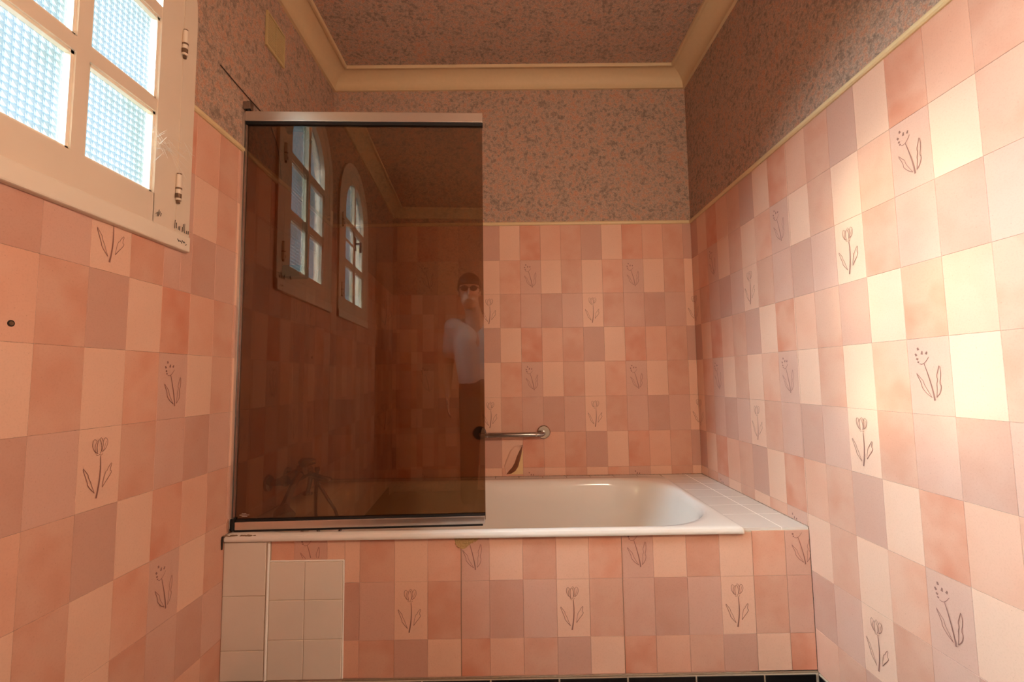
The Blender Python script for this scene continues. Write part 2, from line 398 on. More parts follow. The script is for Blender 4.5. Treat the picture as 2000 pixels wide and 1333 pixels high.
# right wall (continues round the corner)
er = [(X0+PW*(k-1)-W+.0157, X0+PW*k-W+.0157, k) for k in range(9, 46)]
def skip_tub(u0, u1, v0, v1):   # nothing behind the bath
    return [(u0, u1, v0, v1)]
def split_right(u0, u1, v0, v1):
    if u0 < T:  # beside the bath: only above the ledge
        out = []
        if v1 > DECK+.002: out.append((u0, min(u1, T), max(v0, DECK+.002), v1))
        if u1 > T:
            out.append((max(u0, T+.001), u1, v0, v1))
        return out
    return [(u0, u1, v0, v1)]
cutR = er[[i for i, e in enumerate(er) if e[1] > 1.75][0]][0]
tile_wall(wall_right, FR, er, ZD, .094, (.001, cutR), split_right)
far = []; tile_wall(wall_right, FR, er, ZD, .094, (cutR, -YF-.001), None, stuff=far); stuff_field(wall_right, far)
# left wall, cut round the window frames
el = [(-1.0304+PW*(m-1), -1.0304+PW*m, m+2) for m in range(-25, 11)]
WIN_OUT, WIN_Z = .325, 1.398
def split_left(u0, u1, v0, v1):
    if u1 > -T:
        out = []
        if v1 > DECK+.006: out.append((max(u0, -T), u1, max(v0, DECK+.006), v1))
        if u0 < -T: out.append((u0, -T-.001, v0, v1))
        rects = out
    else: rects = [(u0, u1, v0, v1)]
    for c in WC:
        a, b = c-WIN_OUT, c+WIN_OUT; nr = []
        for (p, q, r, s_) in rects:
            if q <= a or p >= b or s_ <= WIN_Z: nr.append((p, q, r, s_)); continue
            if p < a: nr.append((p, a, r, s_))
            if q > b: nr.append((b, q, r, s_))
            if r < WIN_Z: nr.append((max(p, a), min(q, b), r, WIN_Z))
        rects = nr
    return rects
cutL = [e for e in el if e[0] > -1.80][0][0]
tile_wall(wall_left, FL, el, ZD, .094, (cutL, -.001), split_left)
far = []; tile_wall(wall_left, FL, el, ZD, .094, (YF+.001, cutL), split_left, stuff=far); stuff_field(wall_left, far)
# wall behind the photographer, with a door
ef = [(PW*(k-1), PW*k, k) for k in range(1, 19)]
far = []; tile_wall(wall_front, FF, ef, ZD, .094, (1.0, W-.001), None, stuff=far); stuff_field(wall_front, far)
door = empty('door_1', (1.32, YF, 0), 'cream panelled door behind the photographer', 'door', 'structure')
MB().box(-.36, .36, 0, .03, .005, 2.02, .004).build('leaf', M['paint'], door)
for a, b in ((.2, .95), (1.1, 1.9)): MB().box(-.26, .26, .03, .042, a, b, .006).build('panel', M['paint2'], door)
MB().box(-.42, -.36, 0, .05, 0, 2.08).box(.36, .42, 0, .05, 0, 2.08).box(-.42, .42, 0, .05, 2.02, 2.08).build('door_frame', M['paint2'], door)
MB().tube([(.30, .03, 1.02), (.30, .07, 1.02), (.20, .075, 1.02)], .009).build('handle', M['steel'], door, True)

# dado mouldings and cornice
def dado(nm, fr, u0, u1, label):
    prof = [(0, -.009), (.006, -.009), (.010, -.005), (.0105, 0), (.010, .004), (.007, .008), (0, .009)]
    o = MB(); 
    def fn(a, b, d): return tuple(fr @ Vector((d, ZD+.008+b, a)))
    o.prism(prof, fn, u0, u1)
    return tag(o.build(nm, M['dado']), label, 'moulding', 'structure')
dado('trim_1', FB, 0, W, 'thin gilt moulding between tiles and wallpaper above the bath')
dado('trim_2', FR, 0, -YF, 'thin gilt moulding running along the sunlit wall')
dl = tag(MB().prism([(0, -.009), (.006, -.009), (.010, -.005), (.0105, 0), (.010, .004), (.007, .008), (0, .009)], lambda a, b, d: tuple(FL @ Vector((d, ZD+.008+b, a))), -1.066, 0).build('trim_3', M['dado']), 'thin gilt moulding between the window and the bath corner', 'moulding', 'structure')
CP = [(0, 2.553), (.012, 2.553), (.0135, 2.557), (.012, 2.562), (.012, 2.566)]
for i in range(1, 10):
    a = math.pi/2*i/10
    CP.append((.012+.074*(1-math.cos(a)), 2.566+.054*math.sin(a)))
CP += [(.086, 2.620), (.086, 2.6165), (.090, 2.615), (.100, 2.615), (.102, 2.618), (.102, ZC), (0, ZC)]
def cornice(nm, a, b, inward, label):
    """run along the wall line a->b with mitred ends"""
    d = (Vector(b)-Vector(a)).normalized(); n = Vector(inward); k = MB()
    A = [k.b.verts.new(Vector(a)+n*p+Z*q+d*p) for p, q in CP]; B = [k.b.verts.new(Vector(b)+n*p+Z*q-d*p) for p, q in CP]
    k.b.faces.new(A); k.b.faces.new(B[::-1]); m = len(CP)
    for i in range(m): k.b.faces.new((A[i], B[i], B[(i+1) % m], A[(i+1) % m]))
    return tag(k.build(nm, M['cornice'], None, True), label, 'cornice', 'structure')
cornice('trim_4', (0, 0, 0), (W, 0, 0), (0, -1, 0), 'beige coved cornice above the bath wall')
cornice('trim_5', (0, YF, 0), (0, 0, 0), (1, 0, 0), 'beige coved cornice along the window wall')
cornice('trim_6', (W, YF, 0), (W, 0, 0), (-1, 0, 0), 'beige coved cornice along the sunlit wall')
cornice('trim_7', (0, YF, 0), (W, YF, 0), (0, 1, 0), 'beige coved cornice on the wall opposite the bath')

# black tiled baseboards
def black_row(nm, fr, edges, label):
    e = tag(MB().box(0, .001, 0, .001, 0, .001).build(nm, M['dirty_grout']) if False else empty(nm), label, 'baseboard', 'structure')
    for a, b in edges: link('tile', tile_mesh(b-a, .090, M['black_tile'], .001, .007, .002), None, e, fr @ Matrix.Translation((a, .001, 0)))
    bk = MB(); u0, u1 = edges[0][0], edges[-1][1]
    bk.prism([(u0, .001), (u1, .001), (u1, .0915), (u0, .0915)], lambda a, b, d: tuple(fr @ Vector((a, b, d))), .0004, .0045); bk.build('grout', M['grout'], e)
    return e
black_row('baseboard_right', FR, [(T+.010+.2135*k, T+.010+.2135*(k+1)) for k in range(0, 12)], 'black glazed tile baseboard on the sunlit wall')
black_row('baseboard_left', FL, [(-T-.010-.2135*(k+1), -T-.010-.2135*k) for k in range(11, -1, -1)], 'black glazed tile baseboard on the window wall')

# ------------------------------------------------------------------ torn vinyl, screw hole, wire (back and left walls)
def tear():
    pl = [(.9740, .672), (.9735, .545), (.900, .545), (.915, .552), (.935, .566), (.949, .587), (.958, .617), (.966, .645)]
    MB().prism(pl, lambda a, b, d: (a, -d, b), .0010, .0016).build('bare_plaster_patch', M['plaster'], wall_back)
    cur = [(.9742, .690), (.966, .645), (.958, .617), (.949, .587), (.935, .566), (.915, .552), (.890, .5455)]
    vs, fs = [], []; n = 7
    for i, (cx_, cz_) in enumerate(cur):
        t = i/(len(cur)-1); hgt = .026*math.sin(math.pi*t)**.8
        hx, hz = cx_-.050*math.sin(math.pi*t)**.5, cz_+.050*math.sin(math.pi*t)**.5
        for k in range(n):
            s = k/(n-1); vs.append((hx+(cx_-hx)*s, -(.0012+hgt*s*s), hz+(cz_-hz)*s))
    for i in range(len(cur)-1):
        for k in range(n-1): a = i*n+k; fs.append((a, a+1, a+n+1, a+n))
    me = bpy.data.meshes.new('torn_flap'); me.from_pydata(vs, [], fs)
    o = link('torn_flap', me, TM[('A', 1)], wall_back, None, True); sl = o.modifiers.new('thick', 'SOLIDIFY'); sl.thickness = .0003; me.materials.append(M['stained_shaded_vinyl'])
    for q, p in enumerate(me.polygons): p.material_index = 1 if q % (n-1) >= n-3 else 0  # free edge darker: mildew plus the shade of the curl, painted in
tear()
MB().tube([(.0012, -1.498, 1.137), (.0024, -1.498, 1.137)], .0062, 14).build('screw_hole', M['mould'], wall_left)
MB().tube([(.0022, -1.498, 1.137), (.0030, -1.498, 1.137)], .0038, 12).build('screw_plug', M['rust'], wall_left)
tag(MB().tube([(.003, -.94, 2.034), (.004, -.863, 2.027), (.004, -.78, 2.024), (.004, -.711, 2.022), (.004, -.638, 2.012), (.004, -.585, 1.965), (.004, -.552, 1.902), (.004, -.545, 1.86), (.004, -.541, 1.829)], .0017, 6).build('cable', M['wire'], None, True), 'thin dark cable on the floral wallpaper behind the bath screen', 'cable')

# ------------------------------------------------------------------ windows (arched casements in the left wall)
def ribbon_arch(k, cy, half, zb, zs, wd_, x0, x1, bottom=True):
    """frame member of width wd_ following an arched opening, outer half-width `half`"""
    n = 24
    def loop(h, zb_): return [(cy+h, zb_)] + [(cy+h*math.cos(math.pi*i/n), zs+h*math.sin(math.pi*i/n)) for i in range(n+1)] + [(cy-h, zb_)]
    o, i_ = loop(half, zb), loop(half-wd_, zb)
    ring = [(x0, o), (x1, o), (x1, i_), (x0, i_)]
    V = [[k.b.verts.new((x, y, z)) for y, z in l] for x, l in ring]
    m = len(o)
    for r in range(4):
        for j in range(m-1): k.b.faces.new((V[r][j], V[r][j+1], V[(r+1) % 4][j+1], V[(r+1) % 4][j]))
    for j in (0, m-1): k.b.faces.new([V[r][j] for r in range(4)])
def clip_arch(y0, y1, z0, cy, r, zs, n=14):
    """pane polygon under the arch between y0 and y1"""
    pts = [(y0, z0), (y1, z0)]
    for i in range(n+1):
        y = y1+(y0-y1)*i/n; dy = min(abs(y-cy), r); pts.append((y, zs+math.sqrt(max(r*r-dy*dy, 0))))
    return pts
def window(nm, cy, label, handle=False):
    w = empty(nm, (0, cy, 1.39), label, 'window', 'structure'); L = (0, cy, 1.39)
    def B(k, n_, m_, par=w, sm=False):
        o = k.build(n_, m_, par, sm, None); 
        # parents sit at L (windows) - shift mesh so that world coordinates hold
        base = Vector(L) if par is w else Vector(L)
        o.data.transform(Matrix.Translation(-base)); return o
    k = MB(); ribbon_arch(k, cy, .337, 1.392, WSPR, .052, -.06, .012); B(k, 'frame', M['paint'])
    B(MB().box(-.06, .018, cy-.337, cy+.337, 1.388, 1.432, .004), 'sill_board', M['paint2'])
    sash = B((lambda k: (ribbon_arch(k, cy, .2848, 1.4325, WSPR, .0778, -.020, .010), k)[1])(MB()), 'sash', M['paint'])
    IN = .2848-.0778
    def S(k, n_, m_): return B(k, n_, m_, sash)
    S(MB().box(-.020, .010, cy-IN-.002, cy+IN+.002, 1.4312, 1.508), 'bottom_rail', M['paint'])
    S(MB().box(-.019, .008, cy-.0155, cy+.0155, 1.505, WSPR+IN+.002), 'muntin', M['paint'])
    for z in (1.7405, 1.999):
        for a, b in ((cy-IN, cy-.0155), (cy+.0155, cy+IN)): S(MB().box(-.019, .008, a, b, z-.0165, z+.0165), 'muntin', M['paint'])
    for a, b in ((cy-IN, cy-.0155), (cy+.0155, cy+IN)):
        for z0, z1 in ((1.508, 1.724), (1.757, 1.9825)):
            me = MB().box(-.014, -.010, a, b, z0, z1); S(me, 'pane', M['prism'])
            # glazing bead: sloped putty fillet round the pane
            k = MB(); e = .007
            k.box(-.011, .003, a, a+e, z0, z1).box(-.011, .003, b-e, b, z0, z1).box(-.011, .003, a, b, z0, z0+e).box(-.011, .003, a, b, z1-e, z1); S(k, 'glazing_bead', M['paint2'])
        k = MB(); k.prism(clip_arch(a, b, 2.0155, cy, IN, WSPR), lambda p, q, d: (d, p, q), -.014, -.010); S(k, 'pane', M['prism'])
    for z in (1.555, 1.972):   # knuckle hinges
        h = B(MB().tube([(.016, cy+.285, z-.036), (.016, cy+.285, z-.004)], .0075, 10).tube([(.016, cy+.285, z-.002), (.016, cy+.285, z+.036)], .0075, 10), 'hinge', M['paint'], w, True)
        B(MB().tube([(.016, cy+.285, z-.044), (.016, cy+.285, z-.036)], .0045, 8).tube([(.016, cy+.285, z-.0055), (.016, cy+.285, z-.0005)], .0080, 10).tube([(.0165, cy+.2835, z-.030), (.0165, cy+.2835, z-.018)], .0078, 10).tube([(.016, cy+.285, z+.034), (.016, cy+.285, z+.040)], .006, 8), 'hinge_pin', M['rust'], w)
    if handle:                 # cremone handle on the middle bar and a stay across one pane
        B(MB().box(.008, .014, cy-.012, cy+.012, 1.86, 1.95, .002), 'handle_plate', M['darkmetal'])
        B(MB().tube([(.012, cy, 1.905), (.040, cy, 1.905)], .006, 10).box(.038, .050, cy-.009, cy+.009, 1.845, 1.915, .003), 'handle', M['darkmetal'])
        B(MB().box(.008, .014, cy+.012, cy+.215, 1.866, 1.880, .001), 'stay_bar', M['paint'])
    return w
win1 = window('window_1', WC[0], 'arched cream casement window of rippled glass panes beside the bath')
win2 = window('window_2', WC[1], 'arched cream casement window farther from the bath', True)
# dirt streaks and old paint chips at the foot of the near window
def streak(pts, wid):
    k = MB(); k.tube([(.0185, a, b) for a, b in pts], wid, 5)
    o = k.build('dirt_streak', M['mould'], win1); o.data.transform(Matrix.Translation((0, 1.40, -1.39)))
for k in range(9):
    y = -1.075-.0065*k+random.uniform(-.002, .002); z = 1.436+random.uniform(0, .006)
    streak([(y, z), (y+random.uniform(-.001, .001), z+random.uniform(.008, .03))], random.uniform(.0006, .0013))
for k in range(5):
    y = -1.178-.004*k; streak([(y, 1.447+random.uniform(0, .01)), (y+.002, 1.452+random.uniform(.003, .016))], .0007)
for k in range(6): streak([(-1.08-.006*k, 1.407+random.uniform(-.006, .006)), (-1.085-.006*k, 1.409+random.uniform(-.006, .006))], .0009)
# cobweb in the corner of the casement
k = MB()
for i in range(34):
    y = -1.24+.15*random.random(); z = 1.615+.04*random.random()+(y+1.24)*.25; ln = random.uniform(.008, .035); a = random.uniform(-1.2, 1.2)
    k.tube([(.018+random.random()*.01, y, z), (.02+random.random()*.01, y+ln*math.cos(a), z+ln*math.sin(a))], .00028, 3)
for i in range(5): k.tube([(.016, -1.25+.01*i, 1.70-.03*i), (.024, -1.17, 1.64), (.018, -1.09, 1.62-.03*i+.06)], .00022, 3)
tag(k.build('cobweb', M['web']), 'wisps of white cobweb across the lower window hinge', 'cobweb', 'stuff')

# ------------------------------------------------------------------ bath surround
sur = empty('bath_surround', (W/2, -T/2, 0), 'tiled bath surround, pink front, white tile ledge and white repair patch', 'bath surround')
SL = Vector((W/2, -T/2, 0)); SM = Matrix.Translation(-SL)
def SB(k, n_, m_, par=None, sm=False):
    o = k.build(n_, m_, par or sur, sm); o.data.transform(SM); return o
# masonry: front wall, right end block, back shelf
SB(MB().box(.001, W-.001, -T+.0005, -.8045, .0, .519), 'front_masonry', M['vinyl_back'])
SB(MB().box(1.66, W-.001, -.76, -.001, 0, DECK-.008), 'end_masonry', M['grout'])
SB(MB().box(1.657, W-.001, -T+.0005, -.76, .0, DECK-.008), 'end_masonry', M['grout'])
SB(MB().box(.001, 1.66, -.070, -.001, 0, DECK-.008), 'back_masonry', M['grout'])
def ledge_tile(x0, x1, y0, y1):
    k = MB(); g = .0017; k.box(x0+g, x1-g, y0+g, y1-g, DECK-.0085, DECK); 
    SB(k, 'ledge_tile', M['ledge_tile'])
xs = [.002]+[.836+.1167*k for k in range(-7, 8) if .01 < .836+.1167*k < 1.645]+[1.652]
for a, b in zip(xs, xs[1:]): ledge_tile(a, b, -.073, -.003)
ys = [-T, -.675, -.557, -.439, -.321, -.203, -.085, -.003]
for a, b in zip(ys, ys[1:]):
    ledge_tile(1.655, 1.780, a, b); ledge_tile(1.780, W-.002, a, b)
SB(MB().box(1.657, W-.002, -.822, -.004, DECK-.009, DECK-.0004), 'ledge_grout', M['white_grout'])
SB(MB().box(.002, 1.655, -.072, -.004, DECK-.009, DECK-.0012), 'ledge_grout', M['dirty_grout'])
# pink apron tiles
AC = [(.149, .221, 1), (.221, .325, 2), (.325, .429, 3), (.429, .539, 4), (.539, .644, 0), (.644, .75, 1), (.75, .84, 2), (.84, .946, 3), (.946, 1.052, 4),
      (1.052, 1.156, 0), (1.156, 1.262, 1), (1.262, 1.362, 2), (1.362, 1.468, 3), (1.468, 1.574, 4), (1.574, 1.680, 0), (1.680, 1.786, 1), (1.786, W-.0015, 2)]
FAS = Matrix.Translation(-SL) @ FA
ZA = .3859
for (a, b, ty) in AC:
    top = .5225 if a < 1.655 else .5255
    for rn, v1, v0, cell in (('B', top, ZA, ZA), ('C', ZA, ZA-PH, ZA-PH), ('A', ZA-PH, .0985, ZA-2*PH)):
        p, q = a, b
        if rn == 'B':
            if q <= .381: v0 = .458
            elif p < .381:  pass
        else:
            p = max(p, .381)
        if q-p < .006: continue
        if rn == 'B' and p < .381 < q:   # step round the repair patch
            add_tile(sur, FAS, (rn, ty), p, .381, .458, v1, a, cell); p = .3815
        cu = (a+b)/2-PW/2 if ty != 2 or a < 1.78 else a
        add_tile(sur, FAS, (rn, ty), p, q, v0, v1, cu if b-a > .095 else (b-PW if ty == 2 and a < 1 else a), cell)
# white repair patch
def white_tile(x0, x1, z0, z1, n0, n1):
    SB(MB().box(x0+.001, x1-.001, -T-n1, -T-n0, z0+.001, z1-.001, .0012), 'white_tile', M['white_tile'])
for z0, z1 in ((.3535, .517), (.190, .3535), (.100, .190)): white_tile(.002, .136, z0, z1, .001, .009)
for z0, z1 in ((.338, .4545), (.219, .338), (.100, .219)):
    for x0, x1 in ((.147, .2575), (.2575, .377)): white_tile(x0, x1, z0, z1, .001, .007)
SB(MB().box(.001, .1475, -T-.0062, -T-.0002, .0985, .520), 'patch_grout', M['grout'])
SB(MB().box(.1475, .3805, -T-.0048, -T-.0002, .0985, .4575), 'patch_grout', M['grout'])
SB(MB().tube([(.1415, -T-.0065, .100), (.1425, -T-.0075, .30), (.1435, -T-.007, .512)], .0042, 8), 'silicone_bead', M['white_grout'], None, True)
SB(MB().tube([(.148, -T-.004, .4570), (.26, -T-.004, .4565), (.379, -T-.004, .4565), (.3795, -T-.004, .455), (.3798, -T-.003, .30), (.3795, -T-.003, .10)], .0026, 8), 'silicone_bead', M['white_grout'], None, True)
# seam between two vinyl strips, crumbled mortar under the rim
SB(MB().tube([(.7505, -T-.0016, .10), (.7500, -T-.0018, .30), (.7505, -T-.0016, .50)], .0008, 6), 'vinyl_seam', M['dirty_grout'])
SB(MB().tube([(1.2625, -T-.0016, .10), (1.2620, -T-.0018, .30), (1.2622, -T-.0016, .51)], .0005, 6), 'vinyl_seam', M['dirty_grout'])
k = MB()
k.prism([(.728, .521), (.822, .521), (.795, .509), (.776, .497), (.764, .486), (.755, .484), (.744, .489), (.733, .500)], lambda a, b, d: (a, -T-d, b), .0016, .0030)
for i in range(42):
    a = random.random(); x = .733+.07*a; z = .518-random.random()*(.030 if x < .765 else .030*(.815-x)/.05)
    k.ball((x, -T-.0028, z), random.uniform(.0015, .0042), (1, .5, .8), 8)
SB(k, 'crumbled_mortar', M['mortar'])
# black plinth tiles below
e = [(.002+.0, .2005)]+[(.2005+.2135*k, .2005+.2135*(k+1)) for k in range(0, 7)]+[(.2005+.2135*7, W-.009)]
for a, b in e: link('plinth_tile', tile_mesh(b-a, .090, M['black_tile'], .001, .0075, .002), None, sur, FAS @ Matrix.Translation((a, .001, 0)))
SB(MB().box(.001, W-.002, -T-.005, -T-.0004, .001, .0935), 'plinth_grout', M['grout'])
SB(MB().tube([(.38, -T-.004, .0965), (.62, -T-.004, .0960), (.9, -T-.004, .0955), (1.25, -T-.0035, .0950), (W-.004, -T-.003, .0950)], .0028, 6), 'dirty_joint', M['dirty_grout'])

# ------------------------------------------------------------------ bathtub
tub = empty('bathtub', (.82, -.45, .14), 'white enamel bathtub set into the pink tiled surround', 'bathtub')
def rrect(x0, x1, y0, y1, rl, rr, z, n=12):
    out = []
    for cx_, cy_, r, a0 in ((x1-rr, y1-rr, rr, 0), (x0+rl, y1-rl, rl, 90), (x0+rl, y0+rl, rl, 180), (x1-rr, y0+rr, rr, 270)):
        for i in range(n+1):
            a = math.radians(a0+90*i/n); out.append((cx_+r*math.cos(a), cy_+r*math.sin(a), z))
    return out
rings = [rrect(.006, 1.649, -.829, -.0755, .004, .004, .522), rrect(.002, 1.6535, -.8405, -.074, .008, .008, .5215), rrect(.002, 1.6535, -.8425, -.074, .008, .010, .5255), rrect(.002, 1.6535, -.8425, -.074, .008, .010, .532), rrect(.004, 1.651, -.840, -.076, .010, .012, .5385), rrect(.010, 1.645, -.832, -.080, .012, .016, .5420),
         rrect(.040, 1.632, -.818, -.110, .15, .22, .5420), rrect(.052, 1.626, -.809, -.122, .16, .25, .5395), rrect(.060, 1.618, -.803, -.130, .16, .25, .532), rrect(.066, 1.608, -.797, -.136, .16, .25, .515),
         rrect(.085, 1.575, -.775, -.150, .16, .24, .42), rrect(.110, 1.515, -.750, -.168, .16, .24, .29), rrect(.140, 1.440, -.712, -.190, .16, .22, .19), rrect(.185, 1.370, -.675, -.225, .14, .19, .150), rrect(.26, 1.28, -.61, -.29, .10, .14, .138)]
k = MB(); V = [[k.b.verts.new(p) for p in r] for r in rings]; m = len(V[0])
for i in range(len(V)-1):
    for j in range(m): k.b.faces.new((V[i][j], V[i][(j+1) % m], V[i+1][(j+1) % m], V[i+1][j]))
k.b.faces.new(V[-1])
tb = k.build('tub_body', M['enamel'], tub, True); tb.data.transform(Matrix.Translation((-.82, .45, -.14)))
dr = MB().tube([(.30, -.45, .1375), (.30, -.45, .1405)], .030, 20).build('drain', M['chrome'], tub, True); dr.data.transform(Matrix.Translation((-.82, .45, -.14)))
ov = MB().tube([(.082, -.45, .42), (.094, -.45, .419)], .028, 20).build('overflow', M['chrome'], tub, True); ov.data.transform(Matrix.Translation((-.82, .45, -.14)))
# grubby sealant where the rim meets the left wall
k = MB()
for i in range(26):
    x = .004+.10*random.random()**1.6; k.ball((x, -.840+random.uniform(0, .010), .5395+random.uniform(-.001, .001)), random.uniform(.0025, .006), (1.6, 1, .35), 8)
d = k.build('grubby_sealant', M['dirty_grout'], tub, True); d.data.transform(Matrix.Translation((-.82, .45, -.14)))
k = MB().tube([(.0035, -.8450, .500), (.0035, -.8455, .517), (.0035, -.8460, .530), (.0035, -.8445, .540)], [.002, .003, .003, .002], 8)
d = k.build('dark_sealant', M['mould'], tub, True); d.data.transform(Matrix.Translation((-.82, .45, -.14)))

# ------------------------------------------------------------------ bath screen (bronze glass)
HX, HY, TA = .012, -.800, math.radians(1.8)
scr = empty('bath_screen', (HX, HY, .542), 'hinged smoked bronze glass bath screen with aluminium rails', 'bath screen'); scr.rotation_euler = (0, 0, TA)
def GB(k, n_, m_, sm=False):      # built in local coordinates: x along the glass, z from the tub rim
    return k.build(n_, m_, scr, sm)
zz = lambda z: z-.542
GB(MB().box(.006, .815, -.003, .003, zz(.560), zz(1.935)), 'glass_pane', M['bronze'])
GB(MB().box(-.002, .8165, -.012, .012, zz(1.923), zz(1.958), .0015), 'top_rail', M['alu'])
GB(MB().box(.000, .8170, -.0085, .0085, zz(1.9125), zz(1.9228)), 'top_seal', M['rubber'])
GB(MB().box(.008, .8130, -.012, .012, zz(.548), zz(.5735), .0015), 'bottom_rail', M['alu'])
GB(MB().box(.010, .8145, -.0085, .0085, zz(.5738), zz(.5800)), 'bottom_seal', M['rubber'])
GB(MB().box(.008, .8060, -.0125, .0105, zz(.5425), zz(.5478)), 'drip_seal', M['rubber'])
GB(MB().box(-.003, .0055, -.0045, .0045, zz(.575), zz(1.925), .001), 'edge_profile', M['steel'])
GB(MB().box(-.0115, -.0035, -.009, .009, zz(.560), zz(1.955), .001), 'wall_profile', M['alu'])
GB(MB().box(-.0115, .016, -.013, .010, zz(1.966), zz(1.994), .003), 'top_pivot_cap', M['steel'])
GB(MB().tube([(.003, 0, zz(1.958)), (.003, 0, zz(1.966))], .008, 14), 'top_pivot', M['rubber'])
GB(MB().box(-.0105, -.0025, -.020, -.006, zz(.546), zz(.585), .002), 'bottom_pivot_cap', M['chrome'])
GB(MB().box(-.002, .007, -.014, .010, zz(.545), zz(.585), .002), 'bottom_pivot', M['rubber'])
k = MB()
for row, (a, b) in enumerate(((.026, .040), (.019, .050), (.026, .044))):
    x = a; zr = zz(.5975-.0042*row)
    while x < b:
        w_ = random.uniform(.0012, .0030); k.box(x, min(x+w_, b), -.0036, -.0031, zr-.0006, zr+.0006); x += w_+.0009
GB(k, 'glass_marking', M['white_plastic'])

# ------------------------------------------------------------------ bath mixer tap
tap = empty('bath_mixer_tap', (0, -.50, .64), 'chrome bath mixer tap with hand shower on the left wall', 'tap'); TL = Matrix.Translation((0, .50, -.64))
def TB(k, n_, m_='tapchrome', par=None, sm=True):
    o = k.build(n_, M[m_], par or tap, sm); o.data.transform(TL); return o
for y in (-.575, -.425):
    TB(MB().tube([(.0005, y, .645), (.010, y, .645), (.014, y, .645)], [.031, .030, .020], 24), 'wall_flange')
    TB(MB().tube([(.010, y, .645), (.045, y, .648), (.066, y*1.0, .655)], [.013, .014, .017], 16), 'inlet')
TB(MB().tube([(.078, -.605, .657), (.078, -.600, .657), (.078, -.55, .657), (.078, -.50, .657), (.078, -.455, .657), (.078, -.40, .657), (.078, -.395, .657)], [.014, .021, .023, .026, .024, .021, .014], 20), 'body')
TB(MB().tube([(.084, -.470, .66), (.086, -.470, .682), (.086, -.470, .690)], [.024, .024, .021], 20), 'cartridge_housing')
lv = TB(MB().tube([(.082, -.478, .690), (.090, -.470, .697), (.105, -.462, .702), (.130, -.455, .702)], [.020, .024, .016, .010], 14), 'lever')
TB(MB().tube([(.098, -.43, .645), (.130, -.43, .634), (.160, -.43, .625), (.172, -.43, .622)], [.014, .012, .012, .013], 14), 'spout')
TB(MB().ball((.173, -.43, .622), .014, (1, 1, .9)), 'spout_end')
TB(MB().tube([(.126, -.43, .632), (.126, -.43, .655), (.126, -.43, .660), (.126, -.43, .675)], [.006, .006, .010, .010], 14), 'diverter_knob')
TB(MB().tube([(.100, -.43, .635), (.095, -.43, .60), (.090, -.43, .580), (.090, -.43, .576), (.090, -.43, .566)], [.010, .009, .009, .020, .020], 16), 'outlet')
TB(MB().tube([(.124, -.43, .628), (.124, -.43, .605)], .010, 14), 'hose_nut')
def hose(pts, nm):
    P = [Vector(p) for p in pts]; q = []
    for i in range(len(P)-1):
        for s in range(12): q.append(P[i].lerp(P[i+1], s/12))
    q.append(P[-1]); TB(MB().tube(q, [.0072 if i % 2 else .0058 for i in range(len(q))], 10), nm)
hose([(.124, -.43, .607), (.122, -.43, .55), (.121, -.425, .49), (.135, -.42, .40), (.17, -.40, .33)], 'shower_hose')
hose([(.130, -.43, .612), (.150, -.40, .555), (.172, -.35, .48), (.19, -.33, .40), (.17, -.40, .33)], 'shower_hose')
hs = TB(MB().tube([(.098, -.505, .672), (.104, -.56, .655), (.108, -.61, .632), (.112, -.65, .605), (.120, -.69, .580)], [.013, .012, .012, .013, .017], 14), 'hand_shower')
TB(MB().tube([(.118, -.685, .588), (.124, -.705, .574), (.132, -.712, .556), (.135, -.715, .552)], [.014, .030, .038, .034], 20), 'spray_head', 'tapchrome', hs)
TB(MB().tube([(.085, -.515, .668), (.112, -.515, .676)], .016, 14), 'cradle')

# ------------------------------------------------------------------ shower rail on the left wall
rail = empty('shower_rail', (0, -.48, 1.45), 'dark standoff shower rail with soap dish behind the bath screen', 'shower rail')
def RB(k, n_, m_, sm=True):
    o = k.build(n_, M[m_], rail, sm); o.data.transform(Matrix.Translation((0, .48, -1.45))); return o
RB(MB().tube([(.0, -.49, 2.075), (.055, -.49, 2.075), (.070, -.49, 2.070), (.078, -.49, 2.056), (.079, -.485, 1.80), (.078, -.48, 1.47), (.076, -.48, 1.46)], [.012, .012, .012, .012, .011, .011, .011], 14), 'bar', 'darkmetal')
RB(MB().tube([(.0005, -.49, 2.075), (.008, -.49, 2.075)], .022, 18), 'wall_rosette', 'darkmetal')
RB(MB().box(.001, .090, -.515, -.455, 1.442, 1.492, .010), 'soap_dish', 'darkmetal')
RB(MB().ball((.083, -.517, 1.455), .009), 'dish_screw', 'chrome')
RB(MB().tube([(.079, -.505, 2.030), (.079, -.468, 2.030)], .014, 12), 'slider', 'darkmetal')

# ------------------------------------------------------------------ grab rail, hook, vent
gr = empty('grab_rail', (.92, 0, .752), 'short steel grab rail with round flanges on the tiled wall', 'grab rail')
def QB(k, n_, m_): 
    o = k.build(n_, M[m_], gr, True); o.data.transform(Matrix.Translation((-.92, 0, -.752))); return o
for x in (.759, 1.080):
    QB(MB().tube([(x, -.0018, .752), (x, -.009, .752), (x, -.013, .752)], [.0335, .0335, .029], 28), 'flange', 'steel' if x < 1 else 'chrome')
P = [(.764, -.010, .750), (.764, -.030, .748), (.770, -.045, .746), (.786, -.052, .745), (.92, -.052, .745), (1.053, -.052, .745), (1.069, -.045, .746), (1.075, -.030, .748), (1.075, -.010, .750)]
QB(MB().tube(P, .0118, 16), 'bar', 'steel')
for x in (.800, 1.040): QB(MB().tube([(x-.004, -.052, .745), (x+.004, -.052, .745)], .0126, 16), 'collar', 'chrome')
hk = empty('wall_hook', (0, -.085, 1.838), 'small white plastic hook on the wall near the bath corner', 'hook')
